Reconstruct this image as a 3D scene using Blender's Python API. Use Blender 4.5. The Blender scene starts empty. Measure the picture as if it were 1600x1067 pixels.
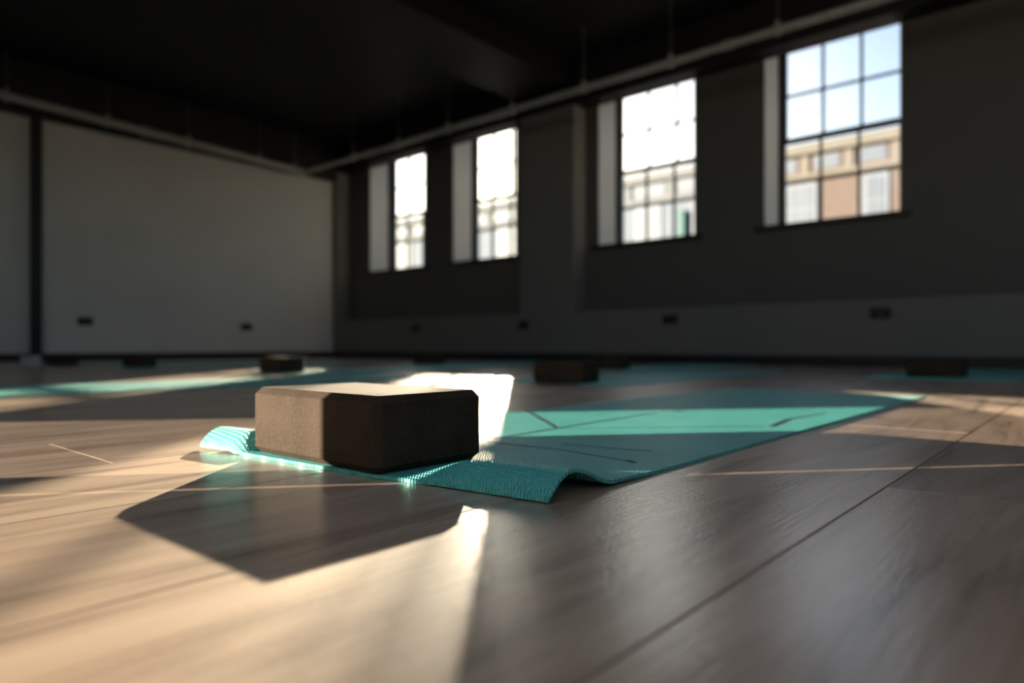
import bpy, bmesh, math, random
from mathutils import Vector, Matrix
random.seed(7)
C = bpy.context.scene.collection
S = bpy.context.scene

# ------------------------------------------------------------------ camera
FPX, HORIZON, CAM_H = 1067.0, 541.0, 0.15
YAW = math.radians(41.0)
cam_data = bpy.data.cameras.new('camera')
cam = bpy.data.objects.new('camera', cam_data)
C.objects.link(cam)
cam.location = (0, 0, CAM_H)
cam.rotation_euler = (math.radians(90), 0, YAW)
cam_data.sensor_width = 36.0
cam_data.lens = 36.0 * FPX / 1600.0
cam_data.shift_y = (HORIZON - 533.5) / 1600.0
cam_data.clip_start = 0.01
cam_data.clip_end = 500
cam_data.dof.use_dof = True
cam_data.dof.focus_distance = 0.76
cam_data.dof.aperture_fstop = 2.6
S.camera = cam
FWD = Vector((-math.sin(YAW), math.cos(YAW), 0))
RGT = Vector((math.cos(YAW), math.sin(YAW), 0))

def ray(px, py):
    return FWD + RGT * ((px - 800) / FPX) + Vector((0, 0, (HORIZON - py) / FPX))
def on_z(px, py, z=0.0):
    d = ray(px, py); t = (z - CAM_H) / d.z
    return Vector((d.x * t, d.y * t, z))
def on_y(px, py, y):
    d = ray(px, py); t = y / d.y
    return Vector((d.x * t, y, CAM_H + d.z * t))
def on_x(px, py, x):
    d = ray(px, py); t = x / d.x
    return Vector((x, d.y * t, CAM_H + d.z * t))

# ------------------------------------------------------------------ sky, sun, exposure
vs = S.view_settings
vs.view_transform = 'Standard'; vs.look = 'None'; vs.gamma = 1.0
vs.use_curve_mapping = False
vs.exposure = 0.12
SUN_AZ, SUN_EL = math.radians(-40.25), math.radians(15.3)
world = bpy.data.worlds.new('world'); S.world = world
world.use_nodes = True
wn = world.node_tree; wn.nodes.clear()
sky = wn.nodes.new('ShaderNodeTexSky')
sky.sky_type = 'NISHITA'
sky.sun_disc = False
sky.sun_elevation = SUN_EL
sky.sun_rotation = SUN_AZ
sky.air_density = 1.0; sky.dust_density = 1.1; sky.ozone_density = 2.6
bg = wn.nodes.new('ShaderNodeBackground'); bg.inputs['Strength'].default_value = 0.205
wo = wn.nodes.new('ShaderNodeOutputWorld')
wn.links.new(sky.outputs[0], bg.inputs[0]); wn.links.new(bg.outputs[0], wo.inputs[0])

def sun_lamp(name, to_sun, strength, color, angle):
    l = bpy.data.lights.new(name, 'SUN'); l.energy = strength; l.color = color; l.angle = angle
    o = bpy.data.objects.new(name, l); C.objects.link(o)
    o.rotation_euler = to_sun.to_track_quat('Z', 'Y').to_euler()
    return o
# low winter sun beyond the window wall
sun_lamp('sun', Vector((math.sin(SUN_AZ) * math.cos(SUN_EL), math.cos(SUN_AZ) * math.cos(SUN_EL), math.sin(SUN_EL))),
         16.3, (1.0, 0.80, 0.58), 0.0095)
# added second sun for sunlight mirrored behind the camera, let in by the added opening
E2 = math.radians(6.4); A2 = math.radians(40.3)
sun_lamp('sun_thrown_back', Vector((-math.sin(A2) * math.cos(E2), -math.cos(A2) * math.cos(E2), math.sin(E2))),
         19.5, (1.0, 0.84, 0.64), 0.0030)

S.cycles.max_bounces = 10
S.cycles.diffuse_bounces = 6
S.cycles.glossy_bounces = 4
S.cycles.transparent_max_bounces = 16
S.cycles.sample_clamp_indirect = 6.0
S.cycles.caustics_reflective = False
S.cycles.caustics_refractive = False
S.cycles.use_denoising = True

def portal(name, x0, x1, z0, z1, y, inward):
    l = bpy.data.lights.new(name, 'AREA'); l.shape = 'RECTANGLE'; l.size = x1 - x0; l.size_y = z1 - z0
    l.cycles.is_portal = True
    o = bpy.data.objects.new(name, l); C.objects.link(o)
    o.location = ((x0 + x1) / 2, y, (z0 + z1) / 2)
    o.rotation_euler = (math.radians(90) * (-1 if inward < 0 else 1), 0, 0)
    return o

# ------------------------------------------------------------------ materials
def new_mat(name):
    m = bpy.data.materials.new(name); m.use_nodes = True
    n = m.node_tree; b = n.nodes['Principled BSDF']
    return m, n, b
def N(n, t, **kw):
    o = n.nodes.new(t)
    for k, v in kw.items():
        if hasattr(o, k) and not k.startswith('i_'): setattr(o, k, v)
        else: o.inputs[k[2:].replace('_', ' ')].default_value = v
    return o
def plain(name, col, rough=0.6, var=0.08, scale=6.0, bump=0.0, bscale=80.0, spec=0.5, metal=0.0):
    """flat paint with a little uneven tone and fine relief"""
    m, n, b = new_mat(name)
    tc = N(n, 'ShaderNodeTexCoord'); L = n.links
    ns = N(n, 'ShaderNodeTexNoise', i_Scale=scale, i_Detail=4.0)
    L.new(tc.outputs['Object'], ns.inputs['Vector'])
    r = N(n, 'ShaderNodeValToRGB')
    r.color_ramp.elements[0].position = 0.3; r.color_ramp.elements[1].position = 0.7
    r.color_ramp.elements[0].color = tuple(c * (1 - var) for c in col) + (1,)
    r.color_ramp.elements[1].color = tuple(min(1, c * (1 + var)) for c in col) + (1,)
    L.new(ns.outputs['Fac'], r.inputs['Fac']); L.new(r.outputs['Color'], b.inputs['Base Color'])
    b.inputs['Roughness'].default_value = rough
    b.inputs['Specular IOR Level'].default_value = spec
    b.inputs['Metallic'].default_value = metal
    if bump > 0:
        n2 = N(n, 'ShaderNodeTexNoise', i_Scale=bscale, i_Detail=3.0)
        L.new(tc.outputs['Object'], n2.inputs['Vector'])
        bp = N(n, 'ShaderNodeBump', i_Strength=bump, i_Distance=0.002)
        L.new(n2.outputs['Fac'], bp.inputs['Height']); L.new(bp.outputs['Normal'], b.inputs['Normal'])
    return m

def wood_floor():
    m, n, b = new_mat('wood_plank'); L = n.links
    tc = N(n, 'ShaderNodeTexCoord'); oi = N(n, 'ShaderNodeObjectInfo')
    off = N(n, 'ShaderNodeVectorMath', operation='SCALE'); off.inputs[0].default_value = (37.0, 91.0, 13.0)
    L.new(oi.outputs['Random'], off.inputs['Scale'])
    add = N(n, 'ShaderNodeVectorMath', operation='ADD')
    L.new(tc.outputs['Object'], add.inputs[0]); L.new(off.outputs[0], add.inputs[1])
    mp = N(n, 'ShaderNodeMapping'); mp.inputs['Scale'].default_value = (9.0, 1.1, 1.0)
    L.new(add.outputs[0], mp.inputs['Vector'])
    n1 = N(n, 'ShaderNodeTexNoise', i_Scale=1.6, i_Detail=6.0, i_Roughness=0.55, i_Distortion=1.2)
    L.new(mp.outputs[0], n1.inputs['Vector'])
    mp2 = N(n, 'ShaderNodeMapping'); mp2.inputs['Scale'].default_value = (70.0, 4.0, 1.0)
    L.new(add.outputs[0], mp2.inputs['Vector'])
    n2 = N(n, 'ShaderNodeTexNoise', i_Scale=3.0, i_Detail=4.0)
    L.new(mp2.outputs[0], n2.inputs['Vector'])
    mx = N(n, 'ShaderNodeMath', operation='MULTIPLY_ADD'); mx.inputs[1].default_value = 0.205
    L.new(n2.outputs['Fac'], mx.inputs[0]); L.new(n1.outputs['Fac'], mx.inputs[2])
    rp = N(n, 'ShaderNodeValToRGB'); e = rp.color_ramp.elements
    e[0].position = 0.40; e[0].color = (0.23, 0.15, 0.10, 1)
    e[1].position = 0.76; e[1].color = (0.64, 0.47, 0.34, 1)
    k = e.new(0.56); k.color = (0.49, 0.345, 0.24, 1)
    L.new(mx.outputs[0], rp.inputs['Fac'])
    hsv = N(n, 'ShaderNodeHueSaturation')
    mr = N(n, 'ShaderNodeMapRange'); mr.inputs['To Min'].default_value = 0.84; mr.inputs['To Max'].default_value = 1.14
    L.new(oi.outputs['Random'], mr.inputs['Value']); L.new(mr.outputs[0], hsv.inputs['Value'])
    L.new(rp.outputs['Color'], hsv.inputs['Color']); L.new(hsv.outputs[0], b.inputs['Base Color'])
    b.inputs['IOR'].default_value = 1.6; b.inputs['Coat Weight'].default_value = 1.0; b.inputs['Coat IOR'].default_value = 1.9; b.inputs['Coat Roughness'].default_value = 0.24
    rr = N(n, 'ShaderNodeMapRange'); rr.inputs['To Min'].default_value = 0.55; rr.inputs['To Max'].default_value = 0.68
    L.new(n1.outputs['Fac'], rr.inputs['Value']); L.new(rr.outputs[0], b.inputs['Roughness'])
    n3 = N(n, 'ShaderNodeTexNoise', i_Scale=420.0, i_Detail=3.0)
    mp3 = N(n, 'ShaderNodeMapping'); mp3.inputs['Scale'].default_value = (1.0, 0.35, 1.0)
    L.new(add.outputs[0], mp3.inputs['Vector']); L.new(mp3.outputs[0], n3.inputs['Vector'])
    sm = N(n, 'ShaderNodeMath', operation='ADD'); L.new(n3.outputs['Fac'], sm.inputs[0]); L.new(n2.outputs['Fac'], sm.inputs[1])
    bp = N(n, 'ShaderNodeBump', i_Strength=0.22, i_Distance=0.0012)
    L.new(sm.outputs[0], bp.inputs['Height']); L.new(bp.outputs['Normal'], b.inputs['Normal']); L.new(bp.outputs['Normal'], b.inputs['Coat Normal'])
    return m

def mat_teal(name, col):
    """knitted-looking PVC foam: rows of tiny raised dashes"""
    m, n, b = new_mat(name); L = n.links
    tc = N(n, 'ShaderNodeTexCoord'); sep = N(n, 'ShaderNodeSeparateXYZ')
    L.new(tc.outputs['Object'], sep.inputs[0])
    def wave(sock, pitch, phase=None):
        a = N(n, 'ShaderNodeMath', operation='MULTIPLY'); a.inputs[1].default_value = 2 * math.pi / pitch
        L.new(sock, a.inputs[0])
        s_ = N(n, 'ShaderNodeMath', operation='SINE'); L.new(a.outputs[0], s_.inputs[0])
        return s_
    wx = wave(sep.outputs['X'], 0.0042); wy = wave(sep.outputs['Y'], 0.0050)
    mu = N(n, 'ShaderNodeMath', operation='MULTIPLY'); L.new(wx.outputs[0], mu.inputs[0]); L.new(wy.outputs[0], mu.inputs[1])
    wy2 = N(n, 'ShaderNodeMath', operation='MULTIPLY_ADD'); wy2.inputs[1].default_value = 0.5
    L.new(wy.outputs[0], wy2.inputs[0]); L.new(mu.outputs[0], wy2.inputs[2])
    bp = N(n, 'ShaderNodeBump', i_Strength=0.9, i_Distance=0.0012)
    L.new(wy2.outputs[0], bp.inputs['Height']); L.new(bp.outputs['Normal'], b.inputs['Normal']); L.new(bp.outputs['Normal'], b.inputs['Coat Normal'])
    ns = N(n, 'ShaderNodeTexNoise', i_Scale=9.0, i_Detail=3.0); L.new(tc.outputs['Object'], ns.inputs['Vector'])
    rp = N(n, 'ShaderNodeValToRGB'); e = rp.color_ramp.elements
    e[0].position = 0.3; e[0].color = tuple(c * 0.9 for c in col) + (1,)
    e[1].position = 0.7; e[1].color = tuple(c * 1.08 for c in col) + (1,)
    L.new(ns.outputs['Fac'], rp.inputs['Fac']); L.new(rp.outputs['Color'], b.inputs['Base Color'])
    b.inputs['Roughness'].default_value = 0.42; b.inputs['IOR'].default_value = 1.7; b.inputs['Coat Weight'].default_value = 0.35; b.inputs['Coat Roughness'].default_value = 0.36; b.inputs['Coat IOR'].default_value = 1.6
    tr = N(n, 'ShaderNodeBsdfTranslucent'); tr.inputs['Color'].default_value = (col[0] * 1.2, min(1, col[1] * 1.35), min(1, col[2] * 1.3), 1)
    mix = N(n, 'ShaderNodeMixShader'); mix.inputs[0].default_value = 0.09
    out = n.nodes['Material Output']
    L.new(b.outputs[0], mix.inputs[1]); L.new(tr.outputs[0], mix.inputs[2]); L.new(mix.outputs[0], out.inputs['Surface'])
    return m

def foam_block():
    m, n, b = new_mat('foam'); L = n.links
    tc = N(n, 'ShaderNodeTexCoord')
    v = N(n, 'ShaderNodeTexNoise', i_Scale=760.0, i_Detail=3.0); L.new(tc.outputs['Object'], v.inputs['Vector'])
    w = N(n, 'ShaderNodeTexNoise', i_Scale=14.0, i_Detail=5.0); L.new(tc.outputs['Object'], w.inputs['Vector'])
    sp = N(n, 'ShaderNodeValToRGB'); e = sp.color_ramp.elements
    e[0].position = 0.50; e[0].color = (0, 0, 0, 1); e[1].position = 0.74; e[1].color = (1, 1, 1, 1)
    L.new(v.outputs['Fac'], sp.inputs['Fac'])
    rp = N(n, 'ShaderNodeValToRGB'); e = rp.color_ramp.elements
    e[0].position = 0.35; e[0].color = (0.030, 0.0205, 0.0135, 1); e[1].position = 0.72; e[1].color = (0.052, 0.037, 0.0255, 1)
    L.new(w.outputs['Fac'], rp.inputs['Fac'])
    mx = N(n, 'ShaderNodeMix', data_type='RGBA')
    col_a = [i for i in mx.inputs if i.type == 'RGBA'][0]; col_b = [i for i in mx.inputs if i.type == 'RGBA'][1]
    col_b.default_value = (0.085, 0.068, 0.050, 1)
    L.new(sp.outputs['Color'], mx.inputs[0]); L.new(rp.outputs['Color'], col_a)
    co = [o for o in mx.outputs if o.type == 'RGBA'][0]
    L.new(co, b.inputs['Base Color'])
    b.inputs['Roughness'].default_value = 0.85; b.inputs['Specular IOR Level'].default_value = 0.15
    bp = N(n, 'ShaderNodeBump', i_Strength=0.25, i_Distance=0.0006)
    L.new(v.outputs['Fac'], bp.inputs['Height']); L.new(bp.outputs['Normal'], b.inputs['Normal'])
    return m

def glass_pane():
    m, n, b = new_mat('window_glass'); L = n.links
    t = N(n, 'ShaderNodeBsdfTransparent'); t.inputs['Color'].default_value = (0.95, 0.97, 0.96, 1)
    g = N(n, 'ShaderNodeBsdfGlossy'); g.inputs['Roughness'].default_value = 0.02
    mix = N(n, 'ShaderNodeMixShader'); mix.inputs[0].default_value = 0.04
    L.new(t.outputs[0], mix.inputs[1]); L.new(g.outputs[0], mix.inputs[2])
    L.new(mix.outputs[0], n.nodes['Material Output'].inputs['Surface'])
    return m

def brick_far():
    m, n, b = new_mat('far_brick'); L = n.links
    tc = N(n, 'ShaderNodeTexCoord'); mp = N(n, 'ShaderNodeMapping'); mp.inputs['Rotation'].default_value = (math.radians(90), 0, 0)
    L.new(tc.outputs['Object'], mp.inputs['Vector'])
    br = N(n, 'ShaderNodeTexBrick'); br.inputs['Scale'].default_value = 4.0
    br.inputs['Color1'].default_value = (0.115, 0.080, 0.072, 1); br.inputs['Color2'].default_value = (0.135, 0.096, 0.085, 1)
    br.inputs['Mortar'].default_value = (0.16, 0.14, 0.125, 1)
    L.new(mp.outputs[0], br.inputs['Vector']); L.new(br.outputs['Color'], b.inputs['Base Color'])
    b.inputs['Roughness'].default_value = 0.85
    return m

M = {
    'floor': wood_floor(),
    'sub': plain('sub_floor', (0.05, 0.04, 0.035), 0.8),
    'wall_end': plain('lit_wall_paint', (0.70, 0.69, 0.67), 0.7, 0.04, 2.0, 0.05, 120),  # tone raised to paint in the light on the end wall
    'wall_half_lit': plain('half_lit_wall_paint', (0.19, 0.182, 0.17), 0.7, 0.04, 2.0, 0.05, 120),  # tone lifted to paint in light caught by the pilasters
    'wall': plain('shaded_wall_paint', (0.112, 0.106, 0.098), 0.7, 0.04, 2.0, 0.05, 120),  # tone lowered to paint in the shade of the backlit window wall
    'back': plain('pale_bounce_paint', (0.64, 0.62, 0.60), 0.7, 0.04, 2.0),  # unseen wall made pale to bounce sunlight as fill
    'reveal': plain('pale_reveal_paint', (0.70, 0.695, 0.69), 0.65, 0.03, 2.0, 0.05, 120),
    'black': plain('black_paint', (0.007, 0.0065, 0.0065), 0.6, 0.15, 3.0, 0.08, 60),
    'skirt': plain('black_skirting', (0.010, 0.010, 0.010), 0.5),
    'frame': plain('dark_sash_paint', (0.020, 0.024, 0.023), 0.45, 0.1, 10),
    'pipe': plain('galvanised_conduit', (0.50, 0.50, 0.48), 0.42, 0.12, 18, 0.04, 60, metal=0.35),
    'rod': plain('black_steel_rod', (0.09, 0.085, 0.08), 0.5),
    'socket': plain('dark_socket_plate', (0.030, 0.030, 0.032), 0.4),
    'hole': plain('socket_slot', (0.004, 0.004, 0.004), 0.6),
    'tub': plain('pale_plastic', (0.55, 0.54, 0.52), 0.5),
    'teal': mat_teal('teal_foam', (0.115, 0.66, 0.61)),
    'print': plain('mat_print', (0.035, 0.085, 0.080), 0.6, 0.2, 40),
    'foam': foam_block(),
    'mark': plain('stamped_mark', (0.020, 0.016, 0.013), 0.6),
    'glass': glass_pane(),
    'brick': brick_far(),
    'stone': plain('pale_stone', (0.165, 0.148, 0.132), 0.8, 0.06, 1.5),
    'palestone': plain('grey_render_trim', (0.175, 0.18, 0.19), 0.8, 0.05, 1.0),
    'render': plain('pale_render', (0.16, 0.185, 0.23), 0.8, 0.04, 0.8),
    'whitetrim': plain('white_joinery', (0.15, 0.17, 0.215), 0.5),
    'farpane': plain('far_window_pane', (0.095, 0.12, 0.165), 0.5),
    'slate': plain('grey_slate', (0.30, 0.30, 0.31), 0.7, 0.15, 2.0),
    'tealsign': plain('teal_sign', (0.03, 0.12, 0.115), 0.6),
    'asphalt': plain('street_asphalt', (0.16, 0.16, 0.165), 0.9, 0.1, 1.0),
}

# ------------------------------------------------------------------ mesh helpers
class MB:
    def __init__(s): s.v = []; s.f = []
    def box(s, x0, x1, y0, y1, z0, z1):
        i = len(s.v)
        s.v += [(x0, y0, z0), (x1, y0, z0), (x1, y1, z0), (x0, y1, z0), (x0, y0, z1), (x1, y0, z1), (x1, y1, z1), (x0, y1, z1)]
        s.f += [tuple(i + k for k in q) for q in ((0, 3, 2, 1), (4, 5, 6, 7), (0, 1, 5, 4), (1, 2, 6, 5), (2, 3, 7, 6), (3, 0, 4, 7))]
        return s
    def tube(s, p, q, r, n=16):
        p = Vector(p); q = Vector(q); d = (q - p).normalized()
        a = d.orthogonal().normalized(); b = d.cross(a); i = len(s.v)
        for c in (p, q):
            for k in range(n):
                t = 2 * math.pi * k / n
                s.v.append(tuple(c + a * (r * math.cos(t)) + b * (r * math.sin(t))))
        s.f += [(i + k, i + (k + 1) % n, i + n + (k + 1) % n, i + n + k) for k in range(n)]
        s.f += [tuple(i + k for k in reversed(range(n))), tuple(i + n + k for k in range(n))]
        return s
    def mesh(s, name, mat, bevel=0.0, smooth=False, seg=1):
        me = bpy.data.meshes.new(name); me.from_pydata(s.v, [], s.f)
        bm = bmesh.new(); bm.from_mesh(me)
        if bevel > 0:
            bmesh.ops.bevel(bm, geom=bm.edges[:], offset=bevel, segments=seg, affect='EDGES', clamp_overlap=True)
        bmesh.ops.recalc_face_normals(bm, faces=bm.faces[:])
        bm.to_mesh(me); bm.free()
        if smooth:
            for p in me.polygons: p.use_smooth = True
            me.set_sharp_from_angle(angle=math.radians(40))
        me.materials.append(mat)
        return me
    def build(s, name, mat, parent=None, loc=None, **kw):
        o = bpy.data.objects.new(name, s.mesh(name, mat, **kw)); C.objects.link(o)
        if loc is not None: o.location = loc
        if parent is not None: o.parent = parent
        return o
def from_mesh(name, me, parent=None, loc=(0, 0, 0)):
    o = bpy.data.objects.new(name, me); C.objects.link(o); o.location = loc
    if parent is not None: o.parent = parent
    return o
def tag(o, label=None, cat=None, group=None, kind=None):
    if label: o['label'] = label
    if cat: o['category'] = cat
    if group: o['group'] = group
    if kind: o['kind'] = kind
    return o
def empty(name, loc=(0, 0, 0)):
    o = bpy.data.objects.new(name, None); C.objects.link(o); o.location = loc
    o.empty_display_size = 0.05
    return o
def copy_tree(o, parent=None):
    c = o.copy(); C.objects.link(c)
    if parent is not None: c.parent = parent
    for ch in list(o.children): copy_tree(ch, c)
    return c

# ------------------------------------------------------------------ room shell
D = 5.50                       # pilaster and boxing face of the window wall
DW = 5.71                      # recessed wall plane
DF = 6.015                     # front of the window frames
DO = 6.16                      # outside face
XL = -8.07                     # end wall
XR, YB = 3.6, -2.2
CEIL = 2.95
BULK = 2.55                    # underside of the black beam along the window wall

# floor: sub floor + individual planks
floor = tag(MB().box(XL - .1, XR + .1, YB - .05, DO, -0.06, -0.012).build('floor', M['sub']), kind='structure',
            label='brown wood-effect plank floor of the studio')
PW, PL, GAP = 0.262, 1.52, 0.0008
grid_x0 = -0.177
cols = range(math.floor((XL - grid_x0) / PW), math.ceil((XR - grid_x0) / PW))
pl_cache = {}
for c in cols:
    x0 = grid_x0 + c * PW
    a = max(x0, XL + 0.0); b_ = min(x0 + PW, XR)
    if b_ - a < 0.02: continue
    if c == 0: ph = 0.812
    elif c == -4: ph = 0.325
    elif c == -1: ph = 1.41
    elif c == -2: ph = -0.25
    elif c == -3: ph = 1.10
    else: ph = (c * 0.571 + random.uniform(-.15, .15)) % PL
    y = ph - PL * math.ceil((ph - YB) / PL)
    while y < D + .02:
        y0, y1 = max(y, YB), min(y + PL, D + 0.02)
        if y1 - y0 > 0.03:
            key = (round(b_ - a, 3), round(y1 - y0, 3))
            if key not in pl_cache:
                w, l = b_ - a - 2 * GAP, y1 - y0 - 2 * GAP
                mb = MB(); e = 0.0007; g = 0.0001
                mb.v = [(0, 0, -.012), (w, 0, -.012), (w, l, -.012), (0, l, -.012), (0, 0, -e), (w, 0, -e), (w, l, -e), (0, l, -e),
                        (e, g, 0), (w - e, g, 0), (w - e, l - g, 0), (e, l - g, 0)]
                mb.f = [(0, 1, 5, 4), (1, 2, 6, 5), (2, 3, 7, 6), (3, 0, 4, 7), (4, 5, 9, 8), (5, 6, 10, 9), (6, 7, 11, 10), (7, 4, 8, 11), (8, 9, 10, 11)]
                pl_cache[key] = mb.mesh('plank', M['floor'])
            from_mesh('plank', pl_cache[key], floor, (a + GAP, y0 + GAP, 0))
        y += PL

# ceiling; its unseen rooflight above the camera is added for fill light
RX0, RX1, RY0, RY1 = -3.0, 3.2, -2.0, 1.3
cb = MB().box(XL - .12, XR + .12, YB - .05, RY0, CEIL, CEIL + .12).box(XL - .12, XR + .12, RY1, DO, CEIL, CEIL + .12)
cb.box(XL - .12, RX0, RY0, RY1, CEIL, CEIL + .12).box(RX1, XR + .12, RY0, RY1, CEIL, CEIL + .12)
tag(cb.build('ceiling', M['black']), kind='structure', label='black painted ceiling')
rl = tag(empty('window_6', (0, 0, CEIL)), 'added unseen rooflight giving fill light', kind='structure')
for k in range(5):
    xx = RX0 + .02 + (RX1 - RX0 - .04) * k / 4
    MB().box(xx - .02, xx + .02, RY0, RY1, .03, .09).build('glazing_bar', M['frame'], rl)
    if k < 4: MB().box(xx + .02, xx + (RX1 - RX0 - .04) / 4 - .02, RY0, RY1, .055, .06).build('pane', M['glass'], rl)
rpl = bpy.data.lights.new('portal_roof', 'AREA'); rpl.shape = 'RECTANGLE'; rpl.size = RX1 - RX0; rpl.size_y = RY1 - RY0; rpl.cycles.is_portal = True
rpo = bpy.data.objects.new('portal_roof', rpl); C.objects.link(rpo); rpo.location = ((RX0 + RX1) / 2, (RY0 + RY1) / 2, CEIL + .125)

# windows: pixel edges of the wall opening and of the glass
WIN = [  # open_left, open_right, glass_left(upper), glass_right(upper)
    (578, 663.5, 615.0, 663.5),
    (708, 806.0, 744.0, 806.0),
    (935, 1085.5, 972.0, 1085.5),
    (1194, 1408.0, 1229.0, 1408.0)]
Z_SILL, Z_HEAD = 1.150, 2.80
zt = on_y(1408, 35, 6.085).z; zb = on_y(1406, 331, 6.04).z; zm = on_y(1408, 188, 6.06).z
opens = []
for (ol, orr, gl, gr) in WIN:
    opens.append((on_y(ol, 400, DW).x, on_y(orr, 400, DW).x))

def wall_with_holes(name, x0, x1, y0, y1, z0, z1, holes, mat):
    mb = MB(); x = x0
    for (a, b_, c, d) in holes:
        mb.box(x, a, y0, y1, z0, z1); mb.box(a, b_, y0, y1, z0, c); mb.box(a, b_, y0, y1, d, z1); x = b_
    mb.box(x, x1, y0, y1, z0, z1)
    return mb.build(name, mat)
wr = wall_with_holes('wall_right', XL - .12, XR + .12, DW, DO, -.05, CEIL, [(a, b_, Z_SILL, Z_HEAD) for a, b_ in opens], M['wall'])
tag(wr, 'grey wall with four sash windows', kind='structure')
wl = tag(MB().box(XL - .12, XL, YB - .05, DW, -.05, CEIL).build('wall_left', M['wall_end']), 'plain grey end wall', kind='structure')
# unseen side of the room; its high glazed screen is added as fill
GY, GZ = 2.9, 1.2
gz = tag(MB().box(XR, XR + .12, YB - .05, DW, -.05, GZ).box(XR, XR + .12, YB - .05, DW, 2.85, CEIL).box(XR, XR + .12, GY, DW, .06, 2.85).build('wall_front', M['wall']), 'unseen side wall around the added fill-light screen', kind='structure')
scr = tag(empty('window_5', (XR + .03, 0, 0)), 'added high glazed screen giving fill light from out of view', kind='structure')
NB = 4
for k in range(NB + 1):
    yy = YB + .025 + (GY - YB - .05) * k / NB
    MB().box(0, .06, yy - .025, yy + .025, GZ, 2.85).build('mullion', M['frame'], scr)
    if k < NB:
        MB().box(.028, .032, yy + .025, YB + .025 + (GY - YB - .05) * (k + 1) / NB - .025, GZ, 2.85).build('pane', M['glass'], scr)
# unseen back wall; low opening and slot added to shape the second sun's beams
def x_of_p(p): return (0.646 * YB - p) / 0.763
ox0, ox1 = x_of_p(9.97 * CAM_H), x_of_p(5.73 * CAM_H)
sx1 = x_of_p(5.04 * CAM_H); sx0 = sx1 - 0.020
wb = wall_with_holes('wall_back', XL - .12, XR + .12, YB - .010, YB, -.05, CEIL, [(ox0, ox1, .16, 1.0), (sx0, sx1, .16, 1.0)], M['back'])
tag(wb, 'unseen back wall with an added opening and slot that shape the light', kind='structure')

# pilasters, boxing, beam
px0, px1 = on_y(812, 400, D).x, on_y(897, 400, D).x
cx1 = on_y(527, 400, D).x
BOXTOP = on_y(1300, 470, D).z
tag(MB().box(px0, px1, D, DW, BOXTOP, BULK).build('trim_1', M['wall_half_lit'], bevel=.004), 'grey pilaster between the second and third windows', kind='structure')
tag(MB().box(XL, cx1, D, DW, BOXTOP, BULK).build('trim_2', M['wall_half_lit'], bevel=.004), 'grey pilaster in the far corner', kind='structure')
tag(MB().box(XL, XR, D, DW, -.0, BOXTOP).build('trim_3', M['wall_half_lit'], bevel=.004), 'grey boxed-in lower wall below the windows', kind='structure')
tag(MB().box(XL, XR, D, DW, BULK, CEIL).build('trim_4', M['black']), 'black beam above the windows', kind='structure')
tag(MB().box(XL, XL + .10, YB, D, 2.42, CEIL).build('trim_5', M['black']), 'black band at the top of the end wall', kind='structure')
tag(MB().box(px0, px1, YB, D, 2.72, CEIL).build('trim_6', M['black']), 'black ceiling beam carried by the pilaster', kind='structure')
SK = 0.078
tag(MB().box(XL, XR, D - .018, D, 0, SK).build('baseboard_right', M['skirt'], bevel=.003), 'black skirting below the windows', kind='structure')
tag(MB().box(XL, XL + .018, YB, D - .018, 0, SK).build('baseboard_left', M['skirt'], bevel=.003), 'black skirting of the end wall', kind='structure')

# sash windows
def sash(win, name, gx0, gx1, fx0, fx1, z0, z1, y, rail_b, rail_t):
    """one glazed sash: stiles and rails, 2 upright bars, 1 level bar, 6 panes"""
    t = 0.036; mb = MB()
    mb.box(fx0, gx0, y, y + t, z0, z1); mb.box(gx1, fx1, y, y + t, z0, z1)
    mb.box(gx0, gx1, y, y + t, z0, z0 + rail_b); mb.box(gx0, gx1, y, y + t, z1 - rail_t, z1)
    s = mb.build(name, M['frame'], win)
    a, b_ = z0 + rail_b, z1 - rail_t; m = (a + b_) / 2; bw = 0.020
    w = (gx1 - gx0) / 3
    for k in (1, 2):
        MB().box(gx0 + w * k - bw / 2, gx0 + w * k + bw / 2, y + .004, y + t - .004, a, b_).build('muntin', M['frame'], s)
    MB().box(gx0, gx1, y + .006, y + t - .006, m - bw / 2, m + bw / 2).build('muntin', M['frame'], s)
    for i in range(3):
        for (c, d) in ((a, m), (m, b_)):
            MB().box(gx0 + w * i, gx0 + w * (i + 1), y + .0165, y + .0195, c, d).build('pane', M['glass'], s)
    return s
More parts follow.
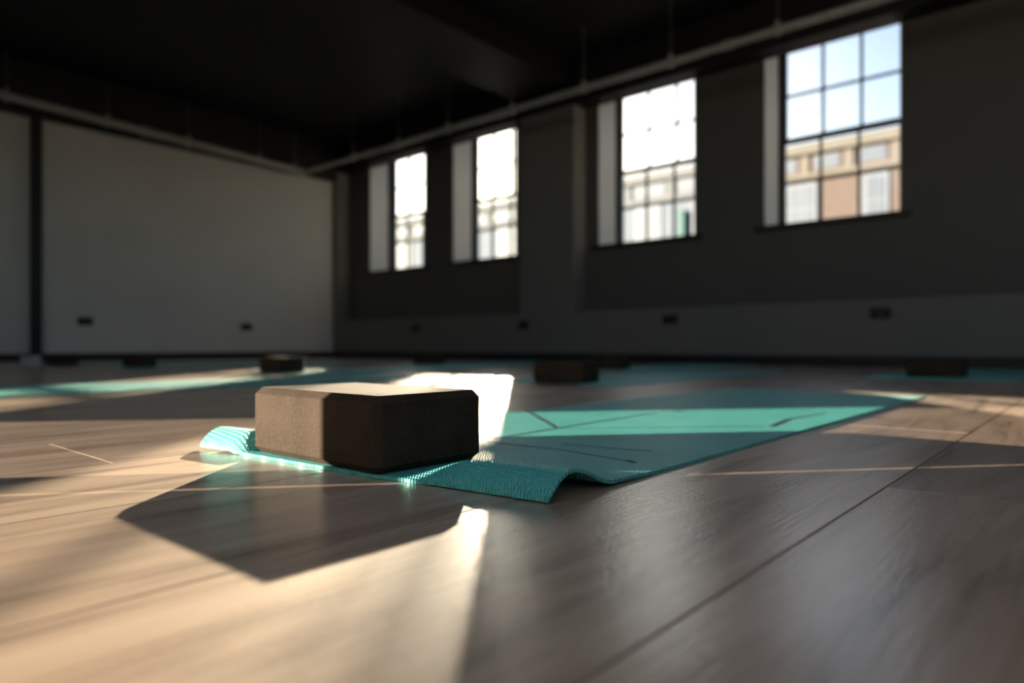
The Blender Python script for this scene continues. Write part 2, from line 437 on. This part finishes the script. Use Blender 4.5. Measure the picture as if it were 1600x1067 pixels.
for i, (ol, orr, gl, gr) in enumerate(WIN):
    a, b_ = opens[i]
    win = empty('window_%d' % (i + 1), (0, 0, 0))
    names = ['sash window next to the far corner', 'sash window on the corner side of the pilaster', 'sash window just past the pilaster, by its lit side', 'sash window with brick building behind it, beyond the others']
    tag(win, names[i], kind='structure')
    yu, yl = DF + .052, DF + .012
    gx0u = on_y(gl, 300, yu).x; gx1u = b_ - .062
    gx0l = on_y(gl - 3, 300, yl).x; gx1l = b_ - .075
    e = .002
    fr = MB()
    jl, jr = gx0u - .030, gx1u + .030
    fr.box(a + e, jl, DF, DO - .005, Z_SILL, Z_HEAD).box(jr, b_ - e, DF, DO - .005, Z_SILL, Z_HEAD)
    fr.box(jl, jr, DF, DO - .005, zt + .035, Z_HEAD).box(jl, jr, DF, DO - .005, Z_SILL, zb - .055)
    fr.build('frame', M['frame'], win)
    sash(win, 'upper_sash', gx0u, gx1u, jl, jr, zm - .018, zt + .035, yu, .036, .035)
    sash(win, 'lower_sash', gx0l, gx1l, jl, jr, zb - .055, zm + .018, yl, .055, .036)
    sl = MB().box(a - .07, b_ + .07, DW - .045, DW - .001, Z_SILL - .035, Z_SILL + .002)
    sl.box(a + e, b_ - e, DW - .001, DF, Z_SILL - .001, Z_SILL + .002)
    sl.build('window_sill', M['frame'], win)
    # pale painted linings of the opening
    for r0, r1 in ((a + .0005, a + .008), (b_ - .008, b_ - .0005)):
        MB().box(r0, r1, DW + .002, DF, Z_SILL + .002, Z_HEAD - .001).build('reveal_lining', M['reveal'], win)
    MB().box(a + .008, b_ - .008, DW + .002, DF, Z_HEAD - .008, Z_HEAD - .0005).build('head_lining', M['wall'], win)
    portal('portal', a, b_, Z_SILL, Z_HEAD, DO + .01, -1)
pl = bpy.data.lights.new('portal_side', 'AREA'); pl.shape = 'RECTANGLE'; pl.size = 2.85 - GZ; pl.size_y = GY - YB; pl.cycles.is_portal = True
po = bpy.data.objects.new('portal_side', pl); C.objects.link(po); po.location = (XR + .14, (GY + YB) / 2, (2.85 + GZ) / 2); po.rotation_euler = (0, math.radians(90), 0)
portal('portal_back', ox0, ox1, .16, 1.0, YB - .02, 1)

# ------------------------------------------------------------------ pipes on drop rods
PY, PZ, PX = 4.95, 2.42, XL + .20
def pipe_run(name, p, q, r, rods, label, pieces):
    root = empty(name, p)
    p = Vector(p); q = Vector(q)
    MB().tube((0, 0, 0), q - p, r, 20).build('tube', M['pipe'], root, smooth=True)
    d = (q - p).normalized()
    for f in pieces:
        c = (q - p) * f
        MB().tube(c - d * .05, c + d * .05, r * 1.22, 20).build('coupling', M['pipe'], root, smooth=True)
    for c in rods:
        c = Vector(c) - p
        h = CEIL - (c + p).z
        cl = MB().tube(c - d * .018, c + d * .018, r * 1.35, 16).tube(c + Vector((0, 0, r)), c + Vector((0, 0, r + .035)), .016, 10).build('clamp', M['pipe'], root, smooth=True)
        MB().tube(c + Vector((0, 0, r + .02)), c + Vector((0, 0, h)), .007, 8).build('drop_rod', M['rod'], root, smooth=True)
        MB().tube(c + Vector((0, 0, h - .03)), c + Vector((0, 0, h)), .018, 10).build('ceiling_fixing', M['rod'], root, smooth=True)
    return tag(root, label, 'pipe')
rods = [(on_y(px, 300, PY).x, PY, PZ) for px in (552, 622, 700, 800, 912, 1048, 1215, 1450)]
pipe_run('conduit_pipe', (PX - .03, PY, PZ), (XR, PY, PZ), .030, rods,
         'grey conduit pipe hung on rods along the window wall', (.12, .30, .50, .68))
zl0 = 2.53
def zl(y): return PZ + (zl0 - PZ) * (PY - y) / (PY - 1.6)
rods = []
for px in (10, 168, 295, 405, 460):
    y = on_x(px, 300, PX).y; rods.append((PX, y, zl(y)))
pipe_run('conduit_pipe', (PX, PY - .032, PZ), (PX, YB, zl(YB)), .042, rods,
         'thicker grey conduit pipe hung on rods along the plain end wall', (.27, .62))

# black post against the end wall, pale tub at its foot
yp = on_x(56, 300, XL + .04).y
post = empty('steel_post', (XL + .045, yp, 0))
MB().box(-.040, .040, -.045, .045, 0.006, 2.42).build('post', M['skirt'], post, bevel=.005)
MB().box(-.043, .062, -.065, .065, 0, .008).build('base_plate', M['skirt'], post, bevel=.002)
tag(post, 'black square post standing against the grey end wall', 'post')
tb = on_z(48, 573, 0)
tub = empty('storage_tub', (tb.x, tb.y, 0)); tub.rotation_euler.z = .3
def frustum(w0, d0, w1, d1, z0, z1):
    mb = MB(); i = 0
    mb.v = [(-w0, -d0, z0), (w0, -d0, z0), (w0, d0, z0), (-w0, d0, z0), (-w1, -d1, z1), (w1, -d1, z1), (w1, d1, z1), (-w1, d1, z1)]
    mb.f = [(0, 3, 2, 1), (4, 5, 6, 7), (0, 1, 5, 4), (1, 2, 6, 5), (2, 3, 7, 6), (3, 0, 4, 7)]
    return mb
frustum(.048, .040, .054, .044, 0, .070).build('body', M['tub'], tub, bevel=.006, seg=2)
MB().box(-.058, .058, -.048, .048, .069, .082).build('lid', M['tub'], tub, bevel=.005, seg=2)
tag(tub, 'small pale lidded tub on the floor at the foot of the black post', 'tub')

# wall sockets
def socket(loc, rz, label):
    r = empty('wall_socket', loc); r.rotation_euler.z = rz
    MB().box(-.073, .073, -.012, 0, -.043, .043).build('plate', M['socket'], r, bevel=.004, seg=2)
    for sx in (-.036, .036):
        MB().box(sx - .018, sx + .018, -.0135, -.0115, -.024, .014).build('outlet', M['hole'], r, bevel=.0006)
        MB().box(sx - .006, sx + .006, -.016, -.0115, .020, .034).build('switch', M['socket'], r, bevel=.001)
    tag(r, label, 'socket', 'double sockets low on the walls')
for px, py, lb in ((650, 513, 'dark double socket below the window next to the far corner'),
                   (818, 508, 'dark double socket low on the wall below the pilaster'),
                   (1047, 499, 'dark double socket below the window just past the pilaster'),
                   (1376, 489, 'dark double socket below the window that shows brick outside')):
    p = on_y(px, py, D); socket(p, 0, lb)
for px, py, lb in ((133, 502, 'dark double socket on the end wall beside the black post'),
                   (385, 511, 'dark double socket on the end wall towards the far corner')):
    p = on_x(px, py, XL); socket(p, math.radians(90), lb)

# ------------------------------------------------------------------ yoga mats
MT = 0.0040
def make_mat(x0, x1, yf, y1, hump, label, name='yoga_mat', fine=False):
    """yf(x): front edge; hump(x, s): lift of the underside at distance s behind the front edge"""
    nx = 60 if fine else 4
    ss = []
    if fine:
        s = 0.0
        while s < .22: ss.append(s); s += .0035
        while s < 1.0: ss.append(s); s += .05
    L_ = 1.0
    xs = [x0 + (x1 - x0) * i / nx for i in range(nx + 1)]
    me_v, me_f = [], []
    if not fine: ss = [0, .02, .5, 1.0]
    rows = len(ss) + (12 if fine else 2)
    for layer in (0, 1):
        for i, x in enumerate(xs):
            y_f = yf(x)
            sl = list(ss)
            last = sl[-1]; total = y1 - y_f
            extra = rows - len(ss)
            sl += [last + (total - last) * (k + 1) / extra for k in range(extra)]
            for s in sl:
                me_v.append((x, y_f + s, 0.0004 + hump(x, s) + layer * MT))
    R = rows; Ln = (nx + 1) * R
    for i in range(nx):
        for j in range(R - 1):
            a, b_, c, d = i * R + j, (i + 1) * R + j, (i + 1) * R + j + 1, i * R + j + 1
            me_f.append((d, c, b_, a)); me_f.append((Ln + a, Ln + b_, Ln + c, Ln + d))
    for i in range(nx):
        a, b_ = i * R, (i + 1) * R; me_f.append((a, b_, Ln + b_, Ln + a))
        a, b_ = i * R + R - 1, (i + 1) * R + R - 1; me_f.append((b_, a, Ln + a, Ln + b_))
    for j in range(R - 1):
        a, b_ = j, j + 1; me_f.append((b_, a, Ln + a, Ln + b_))
        a, b_ = nx * R + j, nx * R + j + 1; me_f.append((a, b_, Ln + b_, Ln + a))
    mb = MB(); mb.v, mb.f = me_v, me_f
    o = mb.build(name, M['teal'], smooth=True)
    return tag(o, label, 'yoga mat', 'teal yoga mats laid out across the floor')

EDGE = [(-1.0, .452), (-.90, .464), (-.64, .480), (-.54, .496), (-.391, .512)]
def edge0(x):
    for (a, ya), (b_, yb) in zip(EDGE, EDGE[1:]):
        if x <= b_: return ya + (yb - ya) * (x - a) / (b_ - a)
    return EDGE[-1][1]
def sst(a, b_, t):
    t = max(0, min(1, (t - a) / (b_ - a))); return t * t * (3 - 2 * t)
def hump0(x, s):
    A = .0245 * sst(-.615, -.50, x) + .026 * (1 - sst(-.914, -.890, x))
    c = .038 if x > -.7 else .032
    if s < c: g = math.sin(math.pi / 2 * s / c) ** 0.9
    elif s < .115: g = .10 + .90 * (0.5 + 0.5 * math.cos(math.pi * (s - c) / (.115 - c)))
    else: g = .10 * max(0, 1 - (s - .115) / .10)
    lip = .0035 * (1 - sst(0, .03, s)) * (1 if x < -.92 else .3)
    return A * g + lip * (1 if (x < -.90 or x > -.55) else 0)
m0 = make_mat(-.995, -.398, edge0, 2.30, hump0, 'teal yoga mat with dark printed lines, curled front edge under the large block', fine=True)
# printed alignment lines
def printed(pts, wpx):
    P = [on_z(a, b_, MT + .0006) for a, b_ in pts]
    mb = MB(); n = len(P)
    for i, p in enumerate(P):
        d = (P[min(n - 1, i + 1)] - P[max(0, i - 1)]).normalized(); s_ = Vector((-d.y, d.x, 0)) * wpx
        mb.v += [tuple(p - s_), tuple(p + s_), tuple(p - s_ + Vector((0, 0, .00025))), tuple(p + s_ + Vector((0, 0, .00025)))]
    for i in range(n - 1):
        k = 4 * i
        mb.f += [(k + 2, k + 3, k + 7, k + 6), (k, k + 2, k + 6, k + 4), (k + 1, k + 5, k + 7, k + 3), (k, k + 4, k + 5, k + 1)]
    mb.f += [(0, 1, 3, 2), (4 * n - 4, 4 * n - 2, 4 * n - 1, 4 * n - 3)]
    mb.build('printed_line', M['print'], m0)
printed([(822, 641), (870, 669)], .0035)
printed([(772, 685), (870, 669), (950, 656), (1030, 644)], .0024)
printed([(870, 669), (1000, 668), (1100, 667), (1196, 666)], .0013)
printed([(1034, 641.5), (1050, 643), (1068, 641.5)], .006)
printed([(1204, 666.5), (1232, 655)], .0055)
printed([(1232, 655), (1290, 645)], .0030)
printed([(760, 690), (880, 703), (985, 721)], .0016)
printed([(880, 693), (950, 700), (1018, 705)], .0016)
printed([(980, 719), (992, 723)], .004)

flat = lambda x, s: 0.0
MATS = [  # centre x, front y, label
    (-2.72, .47, 'teal yoga mat partly out in the sun beside the curled mat, towards the end wall'),
    (-1.68, 2.20, 'teal yoga mat diagonally beyond the curled mat, with a block on its front edge'),
    (-3.47, 1.98, 'teal yoga mat in the middle row, block on it, halfway to the end wall'),
    (-5.10, 1.80, 'teal yoga mat in the middle row, next to the one closest to the end wall'),
    (-6.55, 1.70, 'teal yoga mat closest to the end wall, beside the pale tub'),
    (-.58, 3.60, 'teal yoga mat straight behind the curled mat, by the skirting below the windows'),
    (-2.37, 3.60, 'teal yoga mat by the skirting, below the window just past the pilaster'),
    (-4.13, 3.62, 'teal yoga mat by the skirting, below the window on the corner side of the pilaster'),
]
for cx, yf, lb in MATS:
    make_mat(cx - .29, cx + .29, (lambda x, yy=yf: yy), yf + 1.78, flat, lb)

# ------------------------------------------------------------------ foam yoga blocks
def block_mesh(L, W, H, c, cv):
    bm = bmesh.new(); bmesh.ops.create_cube(bm, size=1.0)
    for v in bm.verts: v.co = Vector((v.co.x * L, v.co.y * W, (v.co.z + .5) * H))
    vert = [e for e in bm.edges if abs((e.verts[0].co - e.verts[1].co).z) > H * .9]
    bmesh.ops.bevel(bm, geom=vert, offset=cv, segments=1, affect='EDGES')
    hor = [e for e in bm.edges if abs((e.verts[0].co - e.verts[1].co).z) < 1e-6]
    hor = [e for e in hor if any(abs(f.normal.z) > .9 for f in e.link_faces)]
    bmesh.ops.bevel(bm, geom=hor, offset=c, segments=1, affect='EDGES')
    bmesh.ops.bevel(bm, geom=[e for e in bm.edges if e.calc_face_angle(0) > .3], offset=.0005, segments=1, affect='EDGES')
    bmesh.ops.recalc_face_normals(bm, faces=bm.faces[:])
    me = bpy.data.meshes.new('yoga_block'); bm.to_mesh(me); bm.free()
    me.materials.append(M['foam'])
    return me
BL, BW, BH = .275, .173, .0890
bme = block_mesh(BL, BW, BH, .0085, .0085)
BX1, BY0 = -.6125, .475         # front right foot corner of the big block
hero = from_mesh('yoga_block', bme, None, (BX1 - BL / 2, BY0 + BW / 2, MT + .0008))
tag(hero, 'large dark brown foam yoga block resting on the curled front edge of the printed mat', 'yoga block', 'foam yoga blocks')
mk = MB()
for k, (u, w) in enumerate(((0, .004), (.006, .003), (.011, .005), (.018, .003), (.023, .004), (.029, .003))):
    mk.box(u, u + w, 0, .010, 0, .0003)
mk.box(0, .032, .014, .0155, 0, .0003)
mark = mk.build('stamped_mark', M['mark'], hero, loc=(BL / 2 - .060, -BW / 2 + .016, BH - .00005))
BLOCKS = [  # pixel centre of base, label, turn
    (877, 599, 'dark foam yoga block on the mat diagonally beyond the curled mat', .12),
    (428, 583, 'dark foam yoga block on the middle-row mat halfway to the end wall', .05),
    (205, 575, 'dark foam yoga block on the middle-row mat below the end wall socket beside the post', -.05),
    (85, 571, 'dark foam yoga block right beside the small pale tub', .1),
    (1467, 591, 'dark foam yoga block in front of the skirting, straight behind the curled mat', .0),
    (948, 578, 'dark foam yoga block in front of the skirting, half hidden by a nearer block', -.06),
    (665, 570, 'dark foam yoga block in front of the skirting below the window near the corner', .04),
]
for px, py, lb, rz in BLOCKS:
    p = on_z(px, py - 1, MT)
    o = copy_tree(hero)
    o.location = (p.x - .02, p.y + .06, MT + .0008); o.rotation_euler.z = rz
    o.scale = (.84, .86, .95)
    o['label'] = lb
    for ch in list(o.children): bpy.data.objects.remove(ch)

# ------------------------------------------------------------------ outside: street and the terrace opposite
tag(MB().box(-75, 40, 6.6, 60, -3.3, -3.0).build('street_ground', M['asphalt']), 'street outside the windows', kind='structure')
FY = 30.0
ROOF = on_y(1320, 214, FY).z
STR = on_y(1320, 266, FY).z
def terrace(name, x0, x1, wallmat, label, bay, wins, sign=None, trim='stone'):
    r = empty(name, (0, 0, -3.0))
    dz = 3.0
    MB().box(x0, x1, FY, FY + 9, 0, ROOF - .5 + dz).build('wall', M[wallmat], r)
    MB().box(x0, x1, FY - .35, FY + 9, ROOF - .5 + dz, ROOF - .12 + dz).build('cornice', M[trim], r)
    MB().box(x0, x1, FY - .15, FY + 9, ROOF - .12 + dz, ROOF + dz).build('parapet', M['whitetrim'], r)
    MB().box(x0, x1, FY - .14, FY, STR - .10 + dz, STR + .10 + dz).build('string_course', M[trim], r)
    x = bay[0]
    while x > x0 + .2:
        if x < x1 - .1:
            MB().box(x - .16, x + .16, FY - .10, FY, STR + .10 + dz, ROOF - .5 + dz).build('pilaster', M[trim], r)
            if x - bay[1] > x0:
                w = MB().box(x - bay[1] + .35, x - .35, FY - .05, FY, STR + .22 + dz, ROOF - .60 + dz).build('window', M['whitetrim'], r)
                MB().box(x - bay[1] + .43, x - .43, FY - .07, FY - .05, STR + .30 + dz, ROOF - .68 + dz).build('pane', M['farpane'], w)
        x -= bay[1]
    for (cx, w_) in wins:
        for (z0, z1) in ((STR - 2.3, STR - .42), (STR - 5.2, STR - 3.2)):
            f = MB().box(cx - w_ / 2 - .14, cx + w_ / 2 + .14, FY - .08, FY, z0 - .12 + dz, z1 + .12 + dz).build('window', M['whitetrim'], r)
            for k in (0, 1):
                for j in (0, 1):
                    a = cx - w_ / 2 + k * w_ / 2 + .04; h_ = (z1 - z0) / 2
                    MB().box(a, a + w_ / 2 - .08, FY - .10, FY - .08, z0 + j * h_ + .05 + dz, z0 + (j + 1) * h_ - .05 + dz).build('pane', M['farpane'], f)
    if sign:
        MB().box(sign - .16, sign + .16, FY - .30, FY, STR - 2.4 + dz, STR - .75 + dz).build('hanging_sign', M['tealsign'], r)
    return tag(r, label, 'building')
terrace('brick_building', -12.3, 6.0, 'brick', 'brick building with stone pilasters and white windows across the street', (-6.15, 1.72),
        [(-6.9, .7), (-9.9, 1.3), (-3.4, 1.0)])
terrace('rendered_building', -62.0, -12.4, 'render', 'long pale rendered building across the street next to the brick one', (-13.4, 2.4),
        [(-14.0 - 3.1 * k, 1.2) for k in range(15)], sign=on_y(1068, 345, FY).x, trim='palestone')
